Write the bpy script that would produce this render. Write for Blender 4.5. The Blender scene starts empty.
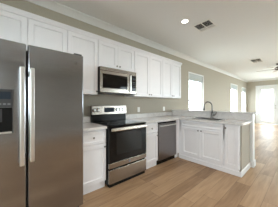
import bpy, bmesh, math, random
from mathutils import Vector, Matrix
random.seed(4)
S = bpy.context.scene
PI = math.pi

# ------------------------------------------------------------ camera
cam = bpy.data.cameras.new('camera'); camo = bpy.data.objects.new('camera', cam)
S.collection.objects.link(camo); S.camera = camo
CAM = (-1.069, -2.579, 1.243); YAW = 0.719; FPX = 145.703
camo.location = CAM
camo.rotation_euler = (PI/2, 0, -YAW)
cam.sensor_fit = 'HORIZONTAL'; cam.sensor_width = 36; cam.lens = 36*FPX/278
cam.shift_y = (103.964-103.5)/278
cam.clip_start = 0.02; cam.clip_end = 200

# ------------------------------------------------------------ world, exposure
W = bpy.data.worlds.new('sky'); S.world = W; W.use_nodes = True
bg = W.node_tree.nodes['Background']
bg.inputs[0].default_value = (0.84, 0.93, 1.0, 1); bg.inputs[1].default_value = 13.0
S.view_settings.view_transform = 'Standard'; S.view_settings.look = 'None'
S.view_settings.gamma = 1; S.view_settings.use_curve_mapping = False
S.view_settings.exposure = 0.15
S.cycles.max_bounces = 10; S.cycles.diffuse_bounces = 6; S.cycles.glossy_bounces = 4
S.cycles.transparent_max_bounces = 12
S.cycles.sample_clamp_indirect = 6; S.cycles.caustics_reflective = False; S.cycles.caustics_refractive = False

XR, XF, YR, CZ = -3.6, 10.75, 5.6, 2.785        # rear wall, far wall, right wall, ceiling
WINS = [('l', 3.42, 4.42, .75, 2.28), ('l', 7.6, 8.65, .75, 2.28), ('l', 9.62, 10.45, .75, 2.24)]
FILL_RWINS = [(-3.4, -2.3, .95, 2.25), (3.9, 6.4, .1, 2.3), (7.0, 9.8, .1, 2.3)]  # unseen right-wall windows, added and sized to let in more daylight
FILL_REARW = (2.3, 4.9, .85, 2.3)  # unseen rear window, added to light the cabinet and peninsula fronts
DOOR = (.56, 1.50, 0.0, 2.27)
FILL_FWIN = (2.3, 5.0, .1, 2.3)  # unseen far window, added and enlarged to brighten the living-room ceiling

def portal(name, loc, rot, sx, sy):
    L = bpy.data.lights.new(name, 'AREA'); L.shape = 'RECTANGLE'; L.size = sx; L.size_y = sy
    L.cycles.is_portal = True
    o = bpy.data.objects.new(name, L); S.collection.objects.link(o); o.location = (loc[0], -loc[1], loc[2]); o.rotation_euler = rot   # room interior lies on the -Y side
for _, a, b, z0, z1 in WINS:
    portal('daylight', ((a+b)/2, -.16, (z0+z1)/2), (PI/2, 0, PI), b-a, z1-z0)
for a, b, z0, z1 in FILL_RWINS:
    portal('daylight', ((a+b)/2, YR+.16, (z0+z1)/2), (PI/2, 0, 0), b-a, z1-z0)
for a, b, z0, z1 in (DOOR, FILL_FWIN):
    portal('daylight', (XF+.16, (a+b)/2, (z0+z1)/2), (PI/2, 0, PI/2), b-a, z1-z0)
portal('daylight', (XR-.16, (FILL_REARW[0]+FILL_REARW[1])/2, 1.55), (PI/2, 0, -PI/2), FILL_REARW[1]-FILL_REARW[0], 1.45)

# ------------------------------------------------------------ materials
def mat(name, col, rough=.5, metal=0, spec=.5, emit=0, coat=0):
    m = bpy.data.materials.new(name); m.use_nodes = True
    p = m.node_tree.nodes['Principled BSDF']
    p.inputs['Base Color'].default_value = (*col, 1); p.inputs['Roughness'].default_value = rough
    p.inputs['Metallic'].default_value = metal; p.inputs['Specular IOR Level'].default_value = spec
    p.inputs['Coat Weight'].default_value = coat
    if emit:
        p.inputs['Emission Color'].default_value = (1, .93, .82, 1); p.inputs['Emission Strength'].default_value = emit
    return m
def N(m, t, **kw):
    n = m.node_tree.nodes.new(t)
    for k, v in kw.items():
        if k.startswith('_'): setattr(n, k[1:], v)
    return n
def link(m, a, b): m.node_tree.links.new(a, b)
def P(m): return m.node_tree.nodes['Principled BSDF']
def noisy(m, c1, c2, scale=(1, 1, 1), nscale=5, detail=4, bump=0, lo=.35, hi=.65):
    tc = N(m, 'ShaderNodeTexCoord'); mp = N(m, 'ShaderNodeMapping'); mp.inputs['Scale'].default_value = scale
    nz = N(m, 'ShaderNodeTexNoise'); nz.inputs['Scale'].default_value = nscale; nz.inputs['Detail'].default_value = detail
    cr = N(m, 'ShaderNodeValToRGB'); cr.color_ramp.elements[0].color = (*c1, 1); cr.color_ramp.elements[1].color = (*c2, 1)
    cr.color_ramp.elements[0].position = lo; cr.color_ramp.elements[1].position = hi
    link(m, tc.outputs['Object'], mp.inputs[0]); link(m, mp.outputs[0], nz.inputs['Vector'])
    link(m, nz.outputs['Fac'], cr.inputs[0]); link(m, cr.outputs[0], P(m).inputs['Base Color'])
    if bump:
        b = N(m, 'ShaderNodeBump'); b.inputs['Strength'].default_value = bump; b.inputs['Distance'].default_value = .002
        link(m, nz.outputs['Fac'], b.inputs['Height']); link(m, b.outputs[0], P(m).inputs['Normal'])
    return m

M = {}
M['wall'] = noisy(mat('wall_paint', (.5, .47, .38), .8, spec=.2), (.400, .362, .298), (.412, .373, .308), nscale=30)
M['ceil'] = noisy(mat('ceiling_paint', (.72, .7, .66), .9, spec=.1), (.82, .83, .83), (.83, .84, .84), nscale=40)
M['trim'] = noisy(mat('trim_paint', (.8, .78, .74), .35), (.68, .675, .66), (.70, .695, .68), nscale=8)
M['cab'] = noisy(mat('cabinet_paint', (.8, .8, .79), .35), (.80, .79, .81), (.82, .81, .83), nscale=6)
M['cabin'] = mat('cabinet_shadow_gap', (.25, .24, .23), .7)
M['black'] = mat('black_enamel', (.008, .008, .008), .25, spec=.2)
M['blackglass'] = mat('black_glass', (.006, .006, .006), .06, spec=.3)
M['darkglass'] = mat('oven_window_glass', (.016, .015, .014), .1, spec=.3)
M['plastic'] = mat('dark_plastic', (.03, .03, .032), .4)
M['grey'] = mat('grey_plastic', (.16, .16, .165), .4)
M['display'] = mat('display_glass', (.02, .03, .045), .1)
M['white'] = mat('white_plastic', (.82, .81, .78), .4)
M['nickel'] = mat('brushed_nickel', (.42, .40, .37), .3, 1)
M['darknickel'] = mat('dark_nickel', (.2, .19, .18), .35, 1)
M['bright'] = mat('bright_handle_steel', (.78, .77, .76), .32, 1)
M['oven_handle'] = mat('oven_handle_steel', (.72, .68, .62), .25, 1)
M['lamp'] = mat('lamp_lens', (1, 1, 1), .5, emit=14)
M['mark'] = mat('etched_mark', (.12, .12, .12), .4)
M['print'] = mat('panel_print', (.6, .6, .6), .5)
M['shade'] = mat('window_shade_fabric', (.45, .48, .47), .8)
M['fanblade'] = mat('fan_blade_paint', (.55, .50, .45), .5)
M['bronze'] = mat('fan_motor_bronze', (.10, .07, .06), .4, .6)
M['duct_shade'] = mat('vent_duct_shade', (.03, .03, .03), .9)  # near-black stands in for the shade inside the duct

def steel(name, c1, c2, r):
    m = noisy(mat(name, c1, r, 1), c1, c2, scale=(1, 1, 60), nscale=6, detail=3, bump=.05)
    P(m).inputs['Anisotropic'].default_value = .5
    return m
M['steel'] = steel('stainless_steel', (.35, .355, .38), (.39, .395, .42), .2)
M['rsteel'] = steel('range_steel', (.36, .325, .285), (.42, .38, .34), .27)
M['dsteel'] = steel('dishwasher_steel', (.27, .25, .25), (.30, .28, .28), .3)

M['shaded_basin_steel'] = steel('shaded_sink_steel', (.22, .22, .22), (.26, .26, .26), .4)  # darker than the rim: shadow inside the basin put into the colour
M['rim_steel'] = mat('sink_rim_steel', (.62, .61, .6), .3, 1)
# floor planks, 0.18 m wide running along X
def floor_mat():
    m = mat('oak_planks', (.4, .28, .18), .45, spec=.35)
    tc = N(m, 'ShaderNodeTexCoord'); sp = N(m, 'ShaderNodeSeparateXYZ'); link(m, tc.outputs['Object'], sp.inputs[0])
    def ma(op, a, b=None, c=None):
        n = N(m, 'ShaderNodeMath'); n.operation = op
        for i, v in enumerate((a, b, c)):
            if v is None: continue
            if isinstance(v, (int, float)): n.inputs[i].default_value = v
            else: link(m, v, n.inputs[i])
        return n.outputs[0]
    ry = ma('DIVIDE', sp.outputs[1], .185); row = ma('FLOOR', ry)
    wn = N(m, 'ShaderNodeTexWhiteNoise'); wn.noise_dimensions = '1D'; link(m, row, wn.inputs['W'])
    rx = ma('ADD', ma('DIVIDE', sp.outputs[0], 1.22), wn.outputs['Value']); col = ma('FLOOR', rx)
    cb = N(m, 'ShaderNodeCombineXYZ'); link(m, row, cb.inputs[0]); link(m, col, cb.inputs[1])
    w2 = N(m, 'ShaderNodeTexWhiteNoise'); w2.noise_dimensions = '2D'; link(m, cb.outputs[0], w2.inputs['Vector'])
    # grain
    off = N(m, 'ShaderNodeVectorMath'); off.operation = 'MULTIPLY_ADD'
    link(m, w2.outputs['Color'], off.inputs[0]); off.inputs[1].default_value = (7, 7, 7); link(m, tc.outputs['Object'], off.inputs[2])
    mp = N(m, 'ShaderNodeMapping'); mp.inputs['Scale'].default_value = (1.1, 11, 1); link(m, off.outputs[0], mp.inputs[0])
    nz = N(m, 'ShaderNodeTexNoise'); nz.inputs['Scale'].default_value = 2.2; nz.inputs['Detail'].default_value = 6; nz.inputs['Distortion'].default_value = .6
    link(m, mp.outputs[0], nz.inputs['Vector'])
    f = ma('ADD', ma('MULTIPLY', w2.outputs['Value'], .55), ma('MULTIPLY', nz.outputs['Fac'], .75))
    cr = N(m, 'ShaderNodeValToRGB'); e = cr.color_ramp.elements
    e[0].position = .2; e[0].color = (.16, .090, .044, 1); e[1].position = 1.05; e[1].color = (.47, .315, .185, 1)
    x = e.new(.62); x.color = (.32, .200, .112, 1)
    link(m, f, cr.inputs[0])
    # seams
    fy = ma('FRACT', ry); fx = ma('FRACT', rx)
    ey = ma('MINIMUM', fy, ma('SUBTRACT', 1, fy)); ex = ma('MINIMUM', fx, ma('SUBTRACT', 1, fx))
    seam = ma('MINIMUM', ma('LESS_THAN', ma('MINIMUM', ma('MULTIPLY', ey, .185), ma('MULTIPLY', ex, 1.22)), .0022), 1)
    mix = N(m, 'ShaderNodeMixRGB'); link(m, ma('MULTIPLY', seam, .6), mix.inputs[0]); link(m, cr.outputs[0], mix.inputs[1])
    mix.inputs[2].default_value = (.08, .05, .03, 1); link(m, mix.outputs[0], P(m).inputs['Base Color'])
    b = N(m, 'ShaderNodeBump'); b.inputs['Strength'].default_value = .12; b.inputs['Distance'].default_value = .003
    link(m, nz.outputs['Fac'], b.inputs['Height']); link(m, b.outputs[0], P(m).inputs['Normal'])
    return m
M['floor'] = floor_mat()
def marble():
    m = mat('pale_marble', (.7, .68, .66), .15)
    tc = N(m, 'ShaderNodeTexCoord'); nz = N(m, 'ShaderNodeTexNoise'); nz.inputs['Scale'].default_value = 3
    nz.inputs['Detail'].default_value = 8; nz.inputs['Distortion'].default_value = 1.6
    link(m, tc.outputs['Object'], nz.inputs['Vector'])
    cr = N(m, 'ShaderNodeValToRGB'); e = cr.color_ramp.elements
    e[0].position = .44; e[0].color = (.68, .66, .645, 1); e[1].position = .56; e[1].color = (.70, .68, .665, 1)
    x = e.new(.5); x.color = (.62, .60, .59, 1)
    link(m, nz.outputs['Fac'], cr.inputs[0]); link(m, cr.outputs[0], P(m).inputs['Base Color'])
    return m
M['marble'] = marble()
def glass(name):
    m = bpy.data.materials.new(name); m.use_nodes = True; nt = m.node_tree; nt.nodes.clear()
    o = nt.nodes.new('ShaderNodeOutputMaterial'); t = nt.nodes.new('ShaderNodeBsdfTransparent'); g = nt.nodes.new('ShaderNodeBsdfGlossy')
    t.inputs[0].default_value = (.96, .98, .97, 1); g.inputs['Roughness'].default_value = .02
    x = nt.nodes.new('ShaderNodeMixShader'); x.inputs[0].default_value = .06
    nt.links.new(t.outputs[0], x.inputs[1]); nt.links.new(g.outputs[0], x.inputs[2]); nt.links.new(x.outputs[0], o.inputs[0])
    return m
M['glass'] = glass('window_glass')

# ------------------------------------------------------------ mesh helpers
WORLDLOC = {}
class MB:
    def __init__(s): s.bm = bmesh.new()
    def box(s, x0, x1, y0, y1, z0, z1, bev=0, mi=0, seg=2):
        x0, x1 = min(x0, x1), max(x0, x1); y0, y1 = min(y0, y1), max(y0, y1); z0, z1 = min(z0, z1), max(z0, z1)
        t = bmesh.new()
        bmesh.ops.create_cube(t, size=1, matrix=Matrix.Translation(((x0+x1)/2, (y0+y1)/2, (z0+z1)/2)) @ Matrix.Diagonal((x1-x0, y1-y0, z1-z0, 1)))
        if bev: bmesh.ops.bevel(t, geom=t.edges[:], offset=bev, segments=seg, affect='EDGES', profile=.5)
        s._merge(t, mi); return s
    def _merge(s, t, mi=0, smooth=False):
        for f in t.faces: f.material_index = mi; f.smooth = smooth
        me = bpy.data.meshes.new('tmp'); t.to_mesh(me); t.free(); s.bm.from_mesh(me); bpy.data.meshes.remove(me)
    def cyl(s, a, b, r, r2=None, n=20, mi=0, smooth=True):
        a, b = Vector(a), Vector(b); d = b-a; t = bmesh.new()
        bmesh.ops.create_cone(t, cap_ends=True, segments=n, radius1=r, radius2=r if r2 is None else r2, depth=d.length,
                              matrix=Matrix.Translation((a+b)/2) @ d.to_track_quat('Z', 'Y').to_matrix().to_4x4())
        s._merge(t, mi, False)
        return s
    def ball(s, c, r, sc=(1, 1, 1), mi=0):
        t = bmesh.new(); bmesh.ops.create_uvsphere(t, u_segments=16, v_segments=10, radius=r, matrix=Matrix.Translation(c) @ Matrix.Diagonal((*sc, 1)))
        s._merge(t, mi, True); return s
    def tube(s, pts, r, n=12, mi=0):
        t = bmesh.new(); pts = [Vector(p) for p in pts]; rings = []
        up = Vector((0, 0, 1)); prev = None
        for i, p in enumerate(pts):
            d = (pts[min(i+1, len(pts)-1)]-pts[max(i-1, 0)]).normalized()
            if prev is None:
                a = d.cross(up); a = a if a.length > .05 else d.cross(Vector((0, 1, 0)))
            else: a = prev - d*prev.dot(d)
            a.normalize(); prev = a; b = d.cross(a)
            rr = r[i] if isinstance(r, (list, tuple)) else r
            rings.append([t.verts.new(p+(a*math.cos(2*PI*k/n)+b*math.sin(2*PI*k/n))*rr) for k in range(n)])
        for A, B in zip(rings, rings[1:]):
            for k in range(n): t.faces.new((A[k], A[(k+1) % n], B[(k+1) % n], B[k]))
        t.faces.new(rings[0][::-1]); t.faces.new(rings[-1])
        bmesh.ops.recalc_face_normals(t, faces=t.faces[:]); s._merge(t, mi, True); return s
    def extrude(s, prof, fn, t0, t1, mi=0):
        """prof: closed list of (a, b); fn(a, b, t) -> point"""
        t = bmesh.new(); A = [t.verts.new(fn(a, b, t0)) for a, b in prof]; B = [t.verts.new(fn(a, b, t1)) for a, b in prof]
        n = len(prof)
        for k in range(n): t.faces.new((A[k], A[(k+1) % n], B[(k+1) % n], B[k]))
        t.faces.new(A[::-1]); t.faces.new(B)
        bmesh.ops.recalc_face_normals(t, faces=t.faces[:]); s._merge(t, mi); return s
    def shaker(s, F, u0, u1, z0, z1, n0, th=.02, rail=.055, rec=.013, slope=.008):
        """recessed panel front: F(u, z, n) -> point; n outward"""
        t = bmesh.new()
        def ring(i, n): return [t.verts.new(F(a, b, n)) for a, b in ((u0+i, z0+i), (u1-i, z0+i), (u1-i, z1-i), (u0+i, z1-i))]
        e = .002
        R = [ring(0, n0), ring(0, n0+th-e), ring(e, n0+th), ring(rail, n0+th), ring(rail+slope*.3, n0+th-rec*.6), ring(rail+slope, n0+th-rec)]
        for A, B in zip(R, R[1:]):
            for k in range(4): t.faces.new((A[k], A[(k+1) % 4], B[(k+1) % 4], B[k]))
        t.faces.new(R[0][::-1]); t.faces.new(R[-1])
        bmesh.ops.recalc_face_normals(t, faces=t.faces[:]); s._merge(t); return s
    def build(s, name, m, parent=None, origin=None):
        bm = s.bm
        for v in bm.verts: v.co.y *= -1          # depths are written as distances from the cabinet wall
        bmesh.ops.reverse_faces(bm, faces=bm.faces[:])
        lo = Vector([min(v.co[i] for v in bm.verts) for i in range(3)]); hi = Vector([max(v.co[i] for v in bm.verts) for i in range(3)])
        o3 = Vector(origin) if origin is not None else Vector(((lo.x+hi.x)/2, (lo.y+hi.y)/2, lo.z))
        for v in bm.verts: v.co -= o3
        me = bpy.data.meshes.new(name); bm.to_mesh(me); bm.free()
        for x in (m if isinstance(m, (list, tuple)) else [m]): me.materials.append(M[x] if isinstance(x, str) else x)
        ob = bpy.data.objects.new(name, me); S.collection.objects.link(ob)
        WORLDLOC[ob.name] = o3
        ob.location = o3
        if parent: ob.parent = parent; ob.location = o3 - WORLDLOC[parent.name]
        return ob
def tag(o, label, cat, group=None):
    o['label'] = label; o['category'] = cat
    if group: o['group'] = group
    return o
def thing(name, loc, label, cat, group=None):
    loc = (loc[0], -loc[1], loc[2])
    o = bpy.data.objects.new(name, None); S.collection.objects.link(o); o.location = loc; o.empty_display_size = .1
    WORLDLOC[o.name] = Vector(loc); return tag(o, label, cat, group)
def struct(o, label=None):
    o['kind'] = 'structure'
    if label: o['label'] = label
    return o
FY = lambda u, z, n: (u, n, z)               # fronts that face +Y (wall run)
def FX(face): return lambda u, z, n: (face - n, u, z)   # fronts that face -X (peninsula)

# ------------------------------------------------------------ room shell
def wall_with_holes(name, a0, a1, z0, z1, holes, fn):
    mb = MB(); xs = sorted({a0, a1, *[h[0] for h in holes], *[h[1] for h in holes]})
    for p, q in zip(xs, xs[1:]):
        c = (p+q)/2; zs = [z0, z1]
        hh = [h for h in holes if h[0] < c < h[1]]
        spans = [(z0, z1)] if not hh else [(z0, hh[0][2]), (hh[0][3], z1)]
        for s0, s1 in spans:
            if s1-s0 > 1e-4: fn(mb, p, q, s0, s1)
    return struct(mb.build(name, 'wall'))
T = .14
struct(MB().box(XR-T, XF+T, -T, YR+T, -.1, 0).build('floor', 'floor', origin=(0, 0, 0)), 'light oak plank floor')
struct(MB().box(XR-T, XF+T, -T, YR+T, CZ, CZ+.1).build('ceiling', 'ceil'), 'pale painted ceiling')
wall_with_holes('wall_left', XR, XF, 0, CZ, [w[1:] for w in WINS], lambda mb, p, q, a, b: mb.box(p, q, -T, 0, a, b))
wall_with_holes('wall_right', XR, XF, 0, CZ, FILL_RWINS, lambda mb, p, q, a, b: mb.box(p, q, YR, YR+T, a, b))
wall_with_holes('wall_far', 0, YR, 0, CZ, [DOOR, FILL_FWIN], lambda mb, p, q, a, b: mb.box(XF, XF+T, p, q, a, b))
wall_with_holes('wall_rear', 0, YR, 0, CZ, [FILL_REARW], lambda mb, p, q, a, b: mb.box(XR-T, XR, p, q, a, b))

gm = noisy(mat('bounce_ground', (.35, .36, .32), .9), (.50, .51, .48), (.56, .56, .54), nscale=2); M['ground'] = gm  # ground plane added to dim the skylight coming up from below
struct(MB().box(-30, 45, -30, 36, -.30, -.14).build('ground', 'ground'), 'pale ground added outside to cut light from below')
# crown mouldings (trim) and baseboards
CR = [(0, 0), (.092, 0), (.092, -.012), (.080, -.018), (.062, -.030), (.040, -.052), (.024, -.072), (.018, -.082), (.014, -.094), (0, -.094)]
def crown(name, fn, t0, t1):
    struct(MB().extrude([(a, CZ+b) for a, b in CR], fn, t0, t1).build(name, 'trim'), 'white crown moulding')
crown('trim_1', lambda a, b, t: (t, a, b), XR, XF-.093)
crown('trim_2', lambda a, b, t: (XF-a, t, b), 0, YR)
crown('trim_3', lambda a, b, t: (t, YR-a, b), XR, XF-.093)
crown('trim_4', lambda a, b, t: (XR+a, t, b), .093, YR-.093)
BB = [(0, 0), (.016, 0), (.016, .11), (.008, .13), (0, .13)]
def base(name, fn, t0, t1): struct(MB().extrude(BB, fn, t0, t1).build(name, 'trim'), 'white baseboard')
base('baseboard_left', lambda a, b, t: (t, a, b), 2.70, XF)
base('baseboard_far', lambda a, b, t: (XF-a, t, b), DOOR[1]+.1, YR-.02)
base('baseboard_right', lambda a, b, t: (t, YR-a, b), XR, XF-.02)
base('baseboard_rear', lambda a, b, t: (XR+a, t, b), .02, YR-.02)

# windows
def window(n, a, b, z0, z1, fn, side, shade=True):
    """fn(p, q, d0, d1, z0, z1, mb) adds a box; d = depth into the wall (positive = outside)"""
    w = bpy.data.objects.new('window_%d' % n, None); S.collection.objects.link(w); WORLDLOC[w.name] = Vector((0, 0, 0)); struct(w, side)
    c = MB(); t = .045; d0 = -.012
    fn(c, a-t, a, d0, 0, z0-t, z1+t); fn(c, b, b+t, d0, 0, z0-t, z1+t); fn(c, a, b, d0, 0, z1, z1+t); fn(c, a, b, -.035, 0, z0-.03, z0)
    c.build('casing', 'trim', w)
    f = MB(); k = .035
    fn(f, a, a+k, .04, .11, z0, z1); fn(f, b-k, b, .04, .11, z0, z1); fn(f, a+k, b-k, .04, .11, z1-k, z1); fn(f, a+k, b-k, .04, .11, z0, z0+k)
    zm = (z0+z1)/2-.15; fn(f, a+k, b-k, .06, .10, zm-.02, zm+.02)
    f.build('sash', 'trim', w)
    g = MB(); fn(g, a+k, b-k, .078, .082, z0+k, zm-.02); fn(g, a+k, b-k, .078, .082, zm+.02, z1-k); g.build('pane', 'glass', w)
    if shade:
        s = MB(); fn(s, a+.01, b-.01, .005, .035, z1-.21, z1-.002)
        fn(s, a+.012, b-.012, .002, .038, z1-.235, z1-.211)
        s.build('raised_shade', 'shade', w)
    return w
fl = lambda mb, p, q, d0, d1, z0, z1: mb.box(p, q, -d1, -d0, z0, z1)
fr = lambda mb, p, q, d0, d1, z0, z1: mb.box(p, q, YR+d0, YR+d1, z0, z1)
ff = lambda mb, p, q, d0, d1, z0, z1: mb.box(XF+d0, XF+d1, p, q, z0, z1)
fb = lambda mb, p, q, d0, d1, z0, z1: mb.box(XR-d1, XR-d0, p, q, z0, z1)
k = 1
for _, a, b, z0, z1 in WINS: window(k, a, b, z0, z1, fl, 'tall bright window in the left wall'); k += 1
for a, b, z0, z1 in FILL_RWINS: window(k, a, b, z0, z1, fr, 'unseen window added in the right wall for daylight', False); k += 1
window(k, *FILL_FWIN, ff, 'unseen window added in the far wall for daylight', False); k += 1
window(k, *FILL_REARW, fb, 'unseen window added in the rear wall for daylight', False)

# far glazed door
d = bpy.data.objects.new('door_1', None); S.collection.objects.link(d); WORLDLOC[d.name] = Vector((0, 0, 0)); struct(d, 'white glazed exterior door in the far wall')
a, b, z0, z1 = DOOR
mb = MB(); ff(mb, a-.09, a, -.02, 0, 0, z1+.10); ff(mb, b, b+.09, -.02, 0, 0, z1+.10); ff(mb, a-.0, b+.0, -.02, 0, z1, z1+.10); ff(mb, a-.11, b+.11, -.03, 0, z1+.10, z1+.125)
mb.build('casing', 'trim', d)
a1, b1, zz = a+.03, b-.03, z1-.03
mb = MB(); ff(mb, a, a1, 0, .12, 0, z1); ff(mb, b1, b, 0, .12, 0, z1); ff(mb, a1, b1, 0, .12, zz, z1); mb.build('jamb', 'trim', d)
mb = MB(); r = .17
ff(mb, a1, a1+r, .03, .075, .012, zz); ff(mb, b1-r, b1, .03, .075, .012, zz); ff(mb, a1+r, b1-r, .03, .075, zz-.12, zz); ff(mb, a1+r, b1-r, .03, .075, .012, .22)
pan = mb.build('door_panel', 'trim', d)
mb = MB(); ff(mb, a1+r, b1-r, .05, .055, .22, zz-.12); mb.build('pane', 'glass', pan)
mb = MB()
for z in (1.0, 1.13): mb.cyl((XF+.03, b1-.06, z), (XF+.005, b1-.06, z), .028, n=16)
mb.tube([(XF+.01, b1-.06, 1.0), (XF-.03, b1-.06, 1.0), (XF-.035, b1-.09, 1.0), (XF-.035, b1-.17, 1.0)], .009); mb.build('door_handle', 'nickel', pan)

# half wall behind the peninsula
hw = struct(MB().box(2.49, 2.635, .001, 1.90, 0, 1.044).build('wall_peninsula', 'trim'), 'low half wall behind the peninsula')
ew = struct(MB().box(1.93, 2.489, 1.832, 1.852, 0, .872).build('wall_peninsula_end', 'wall'), 'painted end panel of the peninsula')
base('baseboard_peninsula_end', lambda a, b, t: (t, 1.853+a, b*.72), 1.87, 2.49)
mb = MB(); mb.extrude([(a, b*.9) for a, b in BB], lambda a, b, t: (t, 1.901+a, b), 2.475, 2.652)
mb.extrude([(a, b*.9) for a, b in BB], lambda a, b, t: (2.636+a, t, b), 0.02, 1.917)
mb.extrude([(a, b*.9) for a, b in BB], lambda a, b, t: (2.489-a, t, b), 1.871, 1.917)
struct(mb.build('baseboard_half_wall', 'trim'), 'white baseboard round the half wall')
tag(MB().box(2.45, 2.675, .002, 1.955, 1.046, 1.078, .004).build('ledge_cap', 'marble'), 'long pale stone cap on the half wall behind the sink', 'ledge')

# ------------------------------------------------------------ cabinets
KN = 'knobs'
def knob(F, u, z, n, parent, nm='nickel'):
    a, b, c = Vector(F(u, z, n)), Vector(F(u, z, n+.014)), Vector(F(u, z, n+.026))
    mb = MB(); mb.cyl(a, b, .005, n=10); mb.cyl(b, c, .011, .015, n=16); mb.build('knob', 'darknickel', parent)
def pull(F, u, z, n, parent, w=.05):
    knob(F, u, z, n, parent)

# upper cabinets
def upper(x0, x1, z0, z1, doors, knobs, label, grp='white wall cabinets'):
    t = thing('upper_cabinet', ((x0+x1)/2, 0, z0), label, 'cabinet', grp)
    MB().box(x0+.001, x1-.001, .002, .320, z0, z1, .001).build('body', 'cab', t)
    w = (x1-x0)/doors
    for i in range(doors):
        u0, u1 = x0+i*w+(.004 if i == 0 else .002), x0+(i+1)*w-(.004 if i == doors-1 else .002)
        dd = MB().shaker(FY, u0, u1, z0+.004, z1-.003, .322, .02, .058).build('door', 'cab', t)
        s = knobs[i]
        if s: knob(FY, (u1-.028) if s == 'r' else (u0+.028), z0+.05, .342, dd)
ZB, ZT = 1.395, 2.30
upper(-1.375, -.465, 1.84, ZT, 2, 'rl', 'white wall cabinet with two doors directly above the refrigerator')
upper(-.465, -.002, ZB, ZT, 1, 'r', 'tall single-door white wall cabinet between refrigerator and microwave')
upper(0, .764, 1.865, ZT, 2, 'rl', 'short two-door white wall cabinet directly above the microwave')
upper(.766, 1.641, ZB, ZT, 2, 'rl', 'wide two-door white wall cabinet just right of the microwave')
upper(1.643, 2.415, ZB, ZT, 2, 'rl', 'two-door white wall cabinet at the far end of the row, beside bare wall')
mb = MB(); pr = [(0, 0), (.342, 0), (.346, .014), (.356, .03), (.362, .042), (.362, .058), (0, .058)]
mb.extrude([(a, ZT+.001+b) for a, b in pr], lambda a, b, t: (t, a+.002, b), -1.375, 2.44)
tag(mb.build('cabinet_cornice', 'cab'), 'long white cornice strip running along the tops of the wall cabinets', 'molding')

# base cabinets
def basecab(x0, x1, label):
    t = thing('base_cabinet', ((x0+x1)/2, 0, 0), label, 'cabinet', 'white base cabinets')
    MB().box(x0, x1, .002, .608, .10, .873, .001).build('body', 'cab', t)
    MB().box(x0, x1, .05, .585, 0, .099).build('toe_kick', 'cab', t)
    dr = MB().shaker(FY, x0+.006, x1-.006, .675, .862, .610, .02, .035).build('drawer', 'cab', t)
    knob(FY, (x0+x1)/2, .77, .630, dr)
    dd = MB().shaker(FY, x0+.006, x1-.006, .115, .665, .610, .02, .055).build('door', 'cab', t)
    knob(FY, x1-.035, .62, .630, dd)
basecab(-.415, -.008, 'white base cabinet with one drawer between refrigerator and range')
basecab(.770, 1.146, 'narrow white base cabinet with one drawer between range and dishwasher')

# peninsula: sink base + narrow cabinet, fronts face -X
PX = 1.87
F = FX(PX)
t = thing('sink_cabinet', (2.15, 1.1, 0), 'wide white sink base cabinet with two doors under the faucet', 'cabinet', 'white base cabinets')
MB().box(PX, 2.486, .66, 1.598, .10, .60, .001).box(PX, PX+.02, .66, 1.598, .60, .873).box(PX, 2.486, .66, .68, .60, .873).box(PX, 2.486, 1.578, 1.598, .60, .873).build('body', 'cab', t)
MB().box(PX, PX+.02, .66, 1.598, 0, .099).build('toe_kick', 'cab', t)
MB().shaker(F, .715, 1.585, .745, .855, 0, .02, .03).build('false_drawer_front', 'cab', t)
dd = MB().shaker(F, .715, 1.148, .125, .725, 0, .02, .06).build('door', 'cab', t); knob(F, 1.118, .69, .02, dd)
dd = MB().shaker(F, 1.152, 1.585, .125, .725, 0, .02, .06).build('door', 'cab', t); knob(F, 1.182, .69, .02, dd)
t = thing('end_cabinet', (2.15, 1.71, 0), 'narrow white full-door cabinet at the open end of the peninsula', 'cabinet', 'white base cabinets')
MB().box(PX, 2.486, 1.600, 1.830, .10, .873, .001).build('body', 'cab', t)
MB().box(PX, PX+.02, 1.600, 1.830, 0, .099).build('toe_kick', 'cab', t)
dd = MB().shaker(F, 1.608, 1.822, .125, .855, 0, .02, .05).build('door', 'cab', t); knob(F, 1.632, .81, .02, dd)
# shoe strip along the toe
mb = MB().box(PX-.020, PX-.001, .66, 1.868, 0, .085, .003)
struct(mb.build('trim_5', 'cab'), 'white base strip at the foot of the peninsula')
# corner filler
tag(MB().box(1.768, PX+.0, .002, .628, .10, .873).box(1.768, PX, .05, .60, 0, .10).box(PX, PX+.02, .628, .658, .0, .873).build('corner_filler', 'cab'),
    'narrow white filler panel in the corner between dishwasher and sink cabinet', 'filler panel')

# ------------------------------------------------------------ countertops
CT0, CT1 = .875, .915
tag(MB().box(-.417, -.004, .002, .65, CT0, CT1, .004).build('countertop', 'marble'), 'short pale stone countertop between refrigerator and range', 'countertop', 'stone countertops')
# L-shaped with sink cut-out
SX0, SX1, SY0, SY1 = 1.985, 2.295, .88, 1.46
t = bmesh.new(); xs = [.768, 1.835, SX0, SX1, 2.488]; ys = [.002, .65, SY0, SY1, 1.885]
V = {}
def vv(x, y, z):
    if (x, y, z) not in V: V[(x, y, z)] = t.verts.new((x, y, z))
    return V[(x, y, z)]
cells = set()
for i in range(4):
    for j in range(4):
        if (j == 0 or i >= 1) and not (i == 2 and j == 2): cells.add((i, j))
for (i, j) in cells:
    x0, x1, y0, y1 = xs[i], xs[i+1], ys[j], ys[j+1]
    t.faces.new([vv(x0, y0, CT1), vv(x1, y0, CT1), vv(x1, y1, CT1), vv(x0, y1, CT1)])
    t.faces.new([vv(x0, y1, CT0), vv(x1, y1, CT0), vv(x1, y0, CT0), vv(x0, y0, CT0)])
    for di, dj, e in ((-1, 0, ((x0, y0), (x0, y1))), (1, 0, ((x1, y0), (x1, y1))), (0, -1, ((x0, y0), (x1, y0))), (0, 1, ((x0, y1), (x1, y1)))):
        if (i+di, j+dj) not in cells:
            (ax, ay), (bx, by) = e; t.faces.new([vv(ax, ay, CT0), vv(bx, by, CT0), vv(bx, by, CT1), vv(ax, ay, CT1)])
bmesh.ops.recalc_face_normals(t, faces=t.faces[:])
mb = MB(); mb._merge(t)
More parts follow.
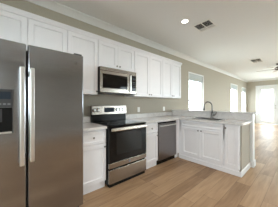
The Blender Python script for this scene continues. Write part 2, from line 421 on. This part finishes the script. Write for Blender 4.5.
tag(mb.build('countertop', 'marble'), 'large L-shaped pale stone countertop over dishwasher and peninsula with sink cutout', 'countertop', 'stone countertops')
tag(MB().box(-.417, -.004, .002, .022, CT1+.001, 1.016, .002).build('backsplash', 'marble'), 'short low stone backsplash strip left of the range', 'backsplash', 'stone backsplashes')
tag(MB().box(.768, 2.447, .002, .022, CT1+.001, 1.016, .002).build('backsplash', 'marble'), 'long low stone backsplash strip along the wall right of the range', 'backsplash', 'stone backsplashes')
tag(MB().box(2.468, 2.488, .024, 1.885, CT1+.001, 1.044, .002).build('backsplash', 'marble'), 'stone backsplash strip on the half wall behind the faucet', 'backsplash', 'stone backsplashes')

# sink
t = thing('kitchen_sink', (2.145, 1.12, .68), 'rectangular stainless sink set in the peninsula countertop', 'sink')
mb = MB(); e = .012
a0, a1, b0, b1 = SX0+.002, SX1-.002, SY0+.002, SY1-.002; zt = CT1+.001
mb.box(a0, a1, b0, b1, .675, .683)
mb.box(a0, a0+.006, b0, b1, .683, zt); mb.box(a1-.006, a1, b0, b1, .683, zt)
mb.box(a0+.006, a1-.006, b0, b0+.006, .683, zt); mb.box(a0+.006, a1-.006, b1-.006, b1, .683, zt)
mb.build('basin', 'shaded_basin_steel', t)
mb = MB(); w = .024; z = CT1+.001
mb.box(SX0-w, SX0+.008, SY0-w, SY1+w, z, z+.008, .002).box(SX1-.008, SX1+w, SY0-w, SY1+w, z, z+.008, .002)
mb.box(SX0+.008, SX1-.008, SY0-w, SY0+.008, z, z+.008, .002).box(SX0+.008, SX1-.008, SY1-.008, SY1+w, z, z+.008, .002)
mb.build('rim', 'rim_steel', t)
MB().cyl((2.145, 1.12, .683), (2.145, 1.12, .687), .045).build('drain', 'darknickel', t)
# faucet
t = thing('faucet', (2.39, 1.2, CT1), 'gooseneck pull-down faucet in brushed nickel behind the sink', 'faucet')
fx, fy = 2.39, 1.17
MB().cyl((fx, fy, CT1), (fx, fy, CT1+.012), .033, n=24).cyl((fx, fy, CT1+.012), (fx, fy, CT1+.13), .023, .021, n=24).build('body', 'darknickel', t)
dirx, diry = -.86, -.51; R = .100
pts = [(fx, fy, CT1+.13), (fx, fy, CT1+.20), (fx, fy, CT1+.275)]
for i in range(1, 13):
    an = PI*i/12; q = R-R*math.cos(an); pts.append((fx+dirx*q, fy+diry*q, CT1+.275+R*math.sin(an)))
pts.append((fx+dirx*2*R, fy+diry*2*R, CT1+.26))
MB().tube(pts, .013, 14).build('neck', 'darknickel', t)
MB().tube([(fx+dirx*2*R, fy+diry*2*R, CT1+.262), (fx+dirx*2*R*1.01, fy+diry*2*R*1.01, CT1+.23), (fx+dirx*2*R*1.02, fy+diry*2*R*1.02, CT1+.185)], [.015, .017, .020], 14).build('spray_head', 'darknickel', t)
MB().cyl((fx, fy+.02, CT1+.075), (fx, fy+.06, CT1+.075), .018, n=16).tube([(fx, fy+.055, CT1+.075), (fx, fy+.075, CT1+.09), (fx, fy+.10, CT1+.15)], [.012, .011, .009], 10).build('lever', 'darknickel', t)

# ------------------------------------------------------------ range
t = thing('range', (.381, .34, 0), 'freestanding electric range with black glass top and stainless trim', 'stove')
MB().box(.003, .759, .03, .655, .03, .897, .002).box(.03, .73, .06, .62, 0, .03).build('body', 'black', t)
ck = MB().box(.003, .761, .03, .690, .898, .917, .004).build('cooktop', 'blackglass', t)
for x, y, r in ((.2, .22, .075), (.2, .49, .10), (.56, .22, .10), (.56, .49, .075)):
    q = MB(); n = 40
    tb = bmesh.new(); A = [tb.verts.new((x+r*math.cos(2*PI*i/n), y+r*math.sin(2*PI*i/n), .9175)) for i in range(n)]; B = [tb.verts.new((x+(r-.004)*math.cos(2*PI*i/n), y+(r-.004)*math.sin(2*PI*i/n), .9175)) for i in range(n)]
    for i in range(n): tb.faces.new((A[i], A[(i+1) % n], B[(i+1) % n], B[i]))
    q._merge(tb); q.build('burner_ring', 'grey', ck)
bgd = MB().box(.004, .758, .024, .068, .917, 1.195, .006).build('backguard', 'black', t)
cp = MB().extrude([(.070, 1.045), (.085, 1.05), (.076, 1.205), (.066, 1.212), (.03, 1.212), (.03, 1.198), (.07, 1.19)], lambda a, b, x: (x, a, b), .004, .758).build('control_panel', 'rsteel', bgd)
MB().box(.25, .47, .078, .088, 1.085, 1.175, .002).build('clock_display', 'display', bgd)
for x in (.055, .125, .535, .605, .675):
    q = MB(); q.cyl((x, .078, 1.13), (x, .089, 1.13), .034, n=20, mi=1); q.cyl((x, .088, 1.13), (x, .112, 1.13), .024, .021, n=20); q.build('knob', ['bright', 'black'], bgd)
dd = MB().box(.006, .756, .657, .694, .366, .893, .005).build('oven_door', 'blackglass', t)
MB().box(.13, .63, .6935, .6955, .47, .80, .001).build('oven_window', 'darkglass', dd)
h = MB().box(.02, .742, .722, .744, .838, .885, .010).box(.05, .08, .694, .724, .85, .875).box(.68, .71, .694, .724, .85, .875).build('oven_handle', 'oven_handle', dd)
st = MB().box(.006, .756, .657, .692, .283, .360, .004).build('lower_door_trim', 'rsteel', dd)
MB().cyl((.381, .692, .322), (.381, .694, .322), .020, n=24).build('round_logo', 'mark', st)
MB().box(.006, .756, .657, .692, .055, .260, .004).build('storage_drawer', 'rsteel', t)
MB().box(.02, .74, .60, .672, .0, .05).build('plinth', 'black', t)

# ------------------------------------------------------------ microwave
Z0, Z1 = 1.432, 1.855
t = thing('microwave', (.381, .2, Z0), 'over-the-range stainless microwave with dark window, mounted under wall cabinet', 'microwave')
MB().box(.003, .759, .003, .398, Z0, Z1, .002).build('body', 'black', t)
MB().box(.10, .66, .06, .33, Z0-.008, Z0-.001).build('grease_filter', 'grey', t)
f = MB().box(.003, .600, .399, .412, Z0+.004, Z1-.062, .004).build('door', 'rsteel', t)
MB().box(.045, .545, .4115, .4145, Z0+.075, Z1-.112, .001).build('window', 'blackglass', f)
g = MB().box(.003, .759, .399, .412, Z1-.058, Z1-.001, .003).build('vent_grille', 'rsteel', t)
q = MB()
for i in range(14): q.box(.10+i*.04, .13+i*.04, .4118, .4128, Z1-.038, Z1-.028)
q.build('slot', 'mark', g)
MB().box(.604, .759, .399, .412, Z0+.004, Z1-.062, .003).build('control_panel', 'rsteel', t)
kp = MB().box(.645, .749, .4115, .4145, Z0+.05, Z1-.075, .001).build('keypad', 'blackglass', t)
q = MB()
for i in range(3):
    for j in range(5): q.box(.657+i*.029, .678+i*.029, .4145, .415, Z0+.07+j*.035, Z0+.088+j*.035)
q.build('button_print', 'plastic', kp)
MB().box(.66, .735, .4145, .4155, Z0+.265, Z0+.30).build('display', 'display', kp)
hh = MB().box(.590, .616, .432, .446, Z0+.03, Z1-.08, .006).box(.594, .612, .412, .434, Z0+.04, Z0+.06).box(.594, .612, .412, .434, Z1-.11, Z1-.09).build('handle', 'bright', f)

# ------------------------------------------------------------ dishwasher
t = thing('dishwasher', (1.457, .3, 0), 'stainless dishwasher with bar handle between base cabinet and corner', 'dishwasher')
MB().box(1.152, 1.764, .03, .608, .10, .868).box(1.17, 1.75, .05, .56, 0, .10).build('body', 'black', t)
dd = MB().box(1.157, 1.759, .609, .640, .095, .838, .005).build('door', 'dsteel', t)
MB().box(1.157, 1.759, .609, .630, .842, .868, .002).build('control_strip', 'black', t)
MB().cyl((1.195, .672, .795), (1.721, .672, .795), .011, n=14).box(1.20, 1.222, .640, .670, .786, .804).box(1.694, 1.716, .640, .670, .786, .804).build('handle', 'bright', dd)
MB().box(1.157, 1.759, .562, .59, .0, .092).build('toe_kick', 'black', t)

# ------------------------------------------------------------ refrigerator
FX0, FX1, SPL = -1.352, -.432, -.959
t = thing('refrigerator', (-.89, .45, 0), 'large stainless side-by-side refrigerator with dispenser in its left door', 'refrigerator')
MB().box(FX0+.004, FX1-.036, .03, .785, .03, 1.765, .004).build('body', 'grey', t)
MB().box(FX0+.03, FX1-.03, .70, .80, 0, .06).build('kick_grille', 'plastic', t)
def fdoor(x0, x1, nm, hole=None):
    n = 10; t_ = bmesh.new(); F0, F1 = .792, .866
    prof = [(x0, F0), (x1, F0), (x1, F1-.016)]
    prof += [(x1-.004, F1-.006), (x1-.012, F1-.001)]
    for i in range(1, n): x = x1-.012-(x1-x0-.024)*i/n; prof.append((x, F1-.001+.006*math.sin(PI*i/n)))
    prof += [(x0+.012, F1-.001), (x0+.004, F1-.006), (x0, F1-.016)]
    return MB().extrude(prof, lambda a, b, z: (a, b, z), .07, 1.80)
dr = fdoor(SPL+.006, FX1, 'r').build('fresh_food_door', 'steel', t)
dl = fdoor(FX0, SPL-.006, 'l').build('freezer_door', 'steel', t)
def fh(x, z0, z1, par):
    q = MB(); q.box(x-.0185, x+.0185, .912, .934, z0, z1, .009, seg=3)
    q.box(x-.014, x+.014, .864, .914, z0+.02, z0+.065, .003).box(x-.014, x+.014, .864, .914, z1-.065, z1-.02, .003)
    q.build('handle', 'bright', par)
fh(-.925, .71, 1.575, dr); fh(-.998, .69, 1.575, dl)
q = MB(); q.box(-1.262, -1.055, .8715, .8765, .985, 1.375, .006).build('dispenser_frame', 'grey', dl)
q = MB(); q.box(-1.256, -1.061, .8765, .8800, 1.215, 1.369, .003).build('dispenser_controls', 'plastic', dl)
q = MB(); q.box(-1.244, -1.073, .8800, .8812, 1.285, 1.35).build('display', 'display', dl)
q = MB()
for i in range(6): q.box(-1.240+i*.029, -1.221+i*.029, .8800, .8810, 1.235, 1.25)
q.build('buttons', 'grey', dl)
q = MB(); q.box(-1.254, -1.063, .8765, .8785, .998, 1.212, .004); q.build('dispenser_cavity', 'black', dl)
q = MB(); q.box(-1.19, -1.13, .8785, .886, 1.09, 1.20, .004); q.build('dispenser_paddle', 'plastic', dl)
MB().box(-1.25, -1.067, .876, .892, .988, 1.003, .002).build('drip_tray', 'bright', dl)
q = MB(); lx, lz = -.522, 1.705
tb = bmesh.new(); n = 28
A = [tb.verts.new((lx+.017*math.cos(2*PI*i/n), .8685, lz+.017*math.sin(2*PI*i/n))) for i in range(n)]; B = [tb.verts.new((lx+.0135*math.cos(2*PI*i/n), .8685, lz+.0135*math.sin(2*PI*i/n))) for i in range(n)]
for i in range(n): tb.faces.new((A[i], A[(i+1) % n], B[(i+1) % n], B[i]))
q._merge(tb); q.cyl((lx, .867, lz), (lx, .8688, lz), .0085, n=16); q.build('round_logo', 'mark', dr)
MB().box(FX1-.10, FX1-.015, .70, .85, 1.801, 1.822, .004).build('hinge_cover', 'plastic', t)
MB().box(FX0+.015, FX0+.10, .70, .85, 1.801, 1.822, .004).build('hinge_cover', 'plastic', t)

# ------------------------------------------------------------ outlets
def outlet(x, z, label, toggle=False):
    t = thing('wall_outlet', (x, 0, z-.058), label, 'outlet', 'wall plates over the counter')
    MB().box(x-.036, x+.036, .001, .007, z-.058, z+.058, .002).build('cover_plate', 'white', t)
    for dz in (-.026, .026): MB().box(x-.014, x+.014, .007, .010, z+dz-.016, z+dz+.016, .002).build('socket', 'white', t)
outlet(1.175, 1.11, 'white wall outlet just right of the range above the backsplash')
outlet(2.10, 1.11, 'white wall outlet near the corner left of the half wall')
outlet(-.20, 1.11, 'white wall outlet between refrigerator and range')

# ------------------------------------------------------------ ceiling fixtures
def can(x, y, label, power=30):
    t = thing('recessed_light', (x, y, CZ-.008), label, 'ceiling light', 'recessed ceiling lights')
    tb = bmesh.new(); n = 32
    prof = [(.050, -.001), (.053, -.008), (.070, -.006), (.074, -.001)]
    rings = [[tb.verts.new((x+r*math.cos(2*PI*i/n), y+r*math.sin(2*PI*i/n), CZ+z)) for i in range(n)] for r, z in prof]
    for A, B in zip(rings, rings[1:]+rings[:1]):
        for i in range(n): tb.faces.new((A[i], A[(i+1) % n], B[(i+1) % n], B[i]))
    bmesh.ops.recalc_face_normals(tb, faces=tb.faces[:]); q = MB(); q._merge(tb); q.build('trim_ring', 'white', t)
    MB().cyl((x, y, CZ-.001), (x, y, CZ-.004), .049, n=32).build('lens', 'lamp', t)
    L = bpy.data.lights.new('can_lamp', 'AREA'); L.shape = 'DISK'; L.size = .09; L.spread = math.radians(125); L.energy = power; L.color = (1, .94, .88)
    o = bpy.data.objects.new('can_lamp', L); S.collection.objects.link(o); o.parent = t; o.location = (0, 0, -.004)
can(1.36, 1.10, 'small round lit recessed light in the ceiling above the dishwasher', 4)
can(-.6, 1.45, 'unseen fill light added in the ceiling in front of the refrigerator', 8)  # this and the cans below are unseen, added for kitchen light
can(-.6, 3.3, 'unseen fill light added in the ceiling across the aisle from the refrigerator', 5)
can(-2.6, 3.3, 'unseen fill light added in the ceiling nearest the rear wall of the kitchen', 6)
can(.6, 3.3, 'unseen fill light added in the ceiling opposite the dishwasher', 10)

def vent(x, y, sx, sy, ang, label):
    t = thing('ceiling_vent', (x, y, CZ-.012), label, 'vent', 'ceiling air vents')
    mb = MB(); z0, z1 = CZ-.010, CZ-.001; r = .03
    mb.box(x-sx, x+sx, y-sy, y-sy+r, z0, z1, .001).box(x-sx, x+sx, y+sy-r, y+sy, z0, z1, .001)
    mb.box(x-sx, x-sx+r, y-sy+r, y+sy-r, z0, z1, .001).box(x+sx-r, x+sx, y-sy+r, y+sy-r, z0, z1, .001)
    mb.build('frame', 'white', t)
    MB().box(x-sx+r, x+sx-r, y-sy+r, y+sy-r, CZ-.0025, CZ-.001).build('duct_shade_sheet', 'duct_shade', t)  # flat dark sheet in place of a shaded duct hollow
    q = MB(); n = 8
    for i in range(n):
        xx = x-sx+r+(2*sx-2*r)*(i+.5)/n
        q.extrude([(-.008, -.003), (-.006, -.0025), (.008, -.012), (.006, -.0125)], lambda a, b, tt: (xx+a*(-1 if i < n*.6 else 1), tt, CZ+b), y-sy+r, y+sy-r)
    q.box(x-sx+r, x+sx-r, y-.008, y+.008, z0, z1)
    q.build('louvres', 'white', t)
vent(1.80, 1.27, .185, .175, 0, 'square white ceiling vent with dark louvres near the recessed light')
vent(5.50, 1.43, .30, .16, 0, 'distant flat ceiling vent near the ceiling fan')

# ceiling fan
cx, cy = 6.6, 1.90
t = thing('ceiling_fan', (cx, cy, 2.5), 'ceiling fan with pale blades and dark motor at the right edge', 'fan')
MB().cyl((cx, cy, CZ-.001), (cx, cy, CZ-.045), .075, .06, n=24).cyl((cx, cy, CZ-.045), (cx, cy, CZ-.12), .014, n=12).build('downrod', 'bronze', t)
MB().cyl((cx, cy, CZ-.12), (cx, cy, CZ-.15), .06, .11, n=28).cyl((cx, cy, CZ-.15), (cx, cy, CZ-.22), .11, .10, n=28).cyl((cx, cy, CZ-.22), (cx, cy, CZ-.25), .10, .05, n=28).build('motor_housing', 'bronze', t)
for i in range(5):
    an = math.radians(200+72*i); c, s_ = math.cos(an), math.sin(an); tb = bmesh.new(); z = CZ-.20
    out = [(.16, -.045), (.3, -.06), (.62, -.07), (.66, -.05), (.67, 0), (.66, .05), (.62, .07), (.3, .06), (.16, .045)]
    mk = lambda a, b, dz: (cx+a*c-b*s_, cy+a*s_+b*c, z+dz+b*.18)
    A = [tb.verts.new(mk(a, b, 0)) for a, b in out]; B = [tb.verts.new(mk(a, b, .008)) for a, b in out]
    for k2 in range(len(out)): tb.faces.new((A[k2], A[(k2+1) % len(out)], B[(k2+1) % len(out)], B[k2]))
    tb.faces.new(A[::-1]); tb.faces.new(B); bmesh.ops.recalc_face_normals(tb, faces=tb.faces[:])
    q = MB(); q._merge(tb); bl = q.build('blade', 'fanblade', t)
    q = MB(); q.tube([(cx+.08*c, cy+.08*s_, z), (cx+.20*c, cy+.20*s_, z)], .012, 8); q.build('blade_arm', 'fanblade', bl)
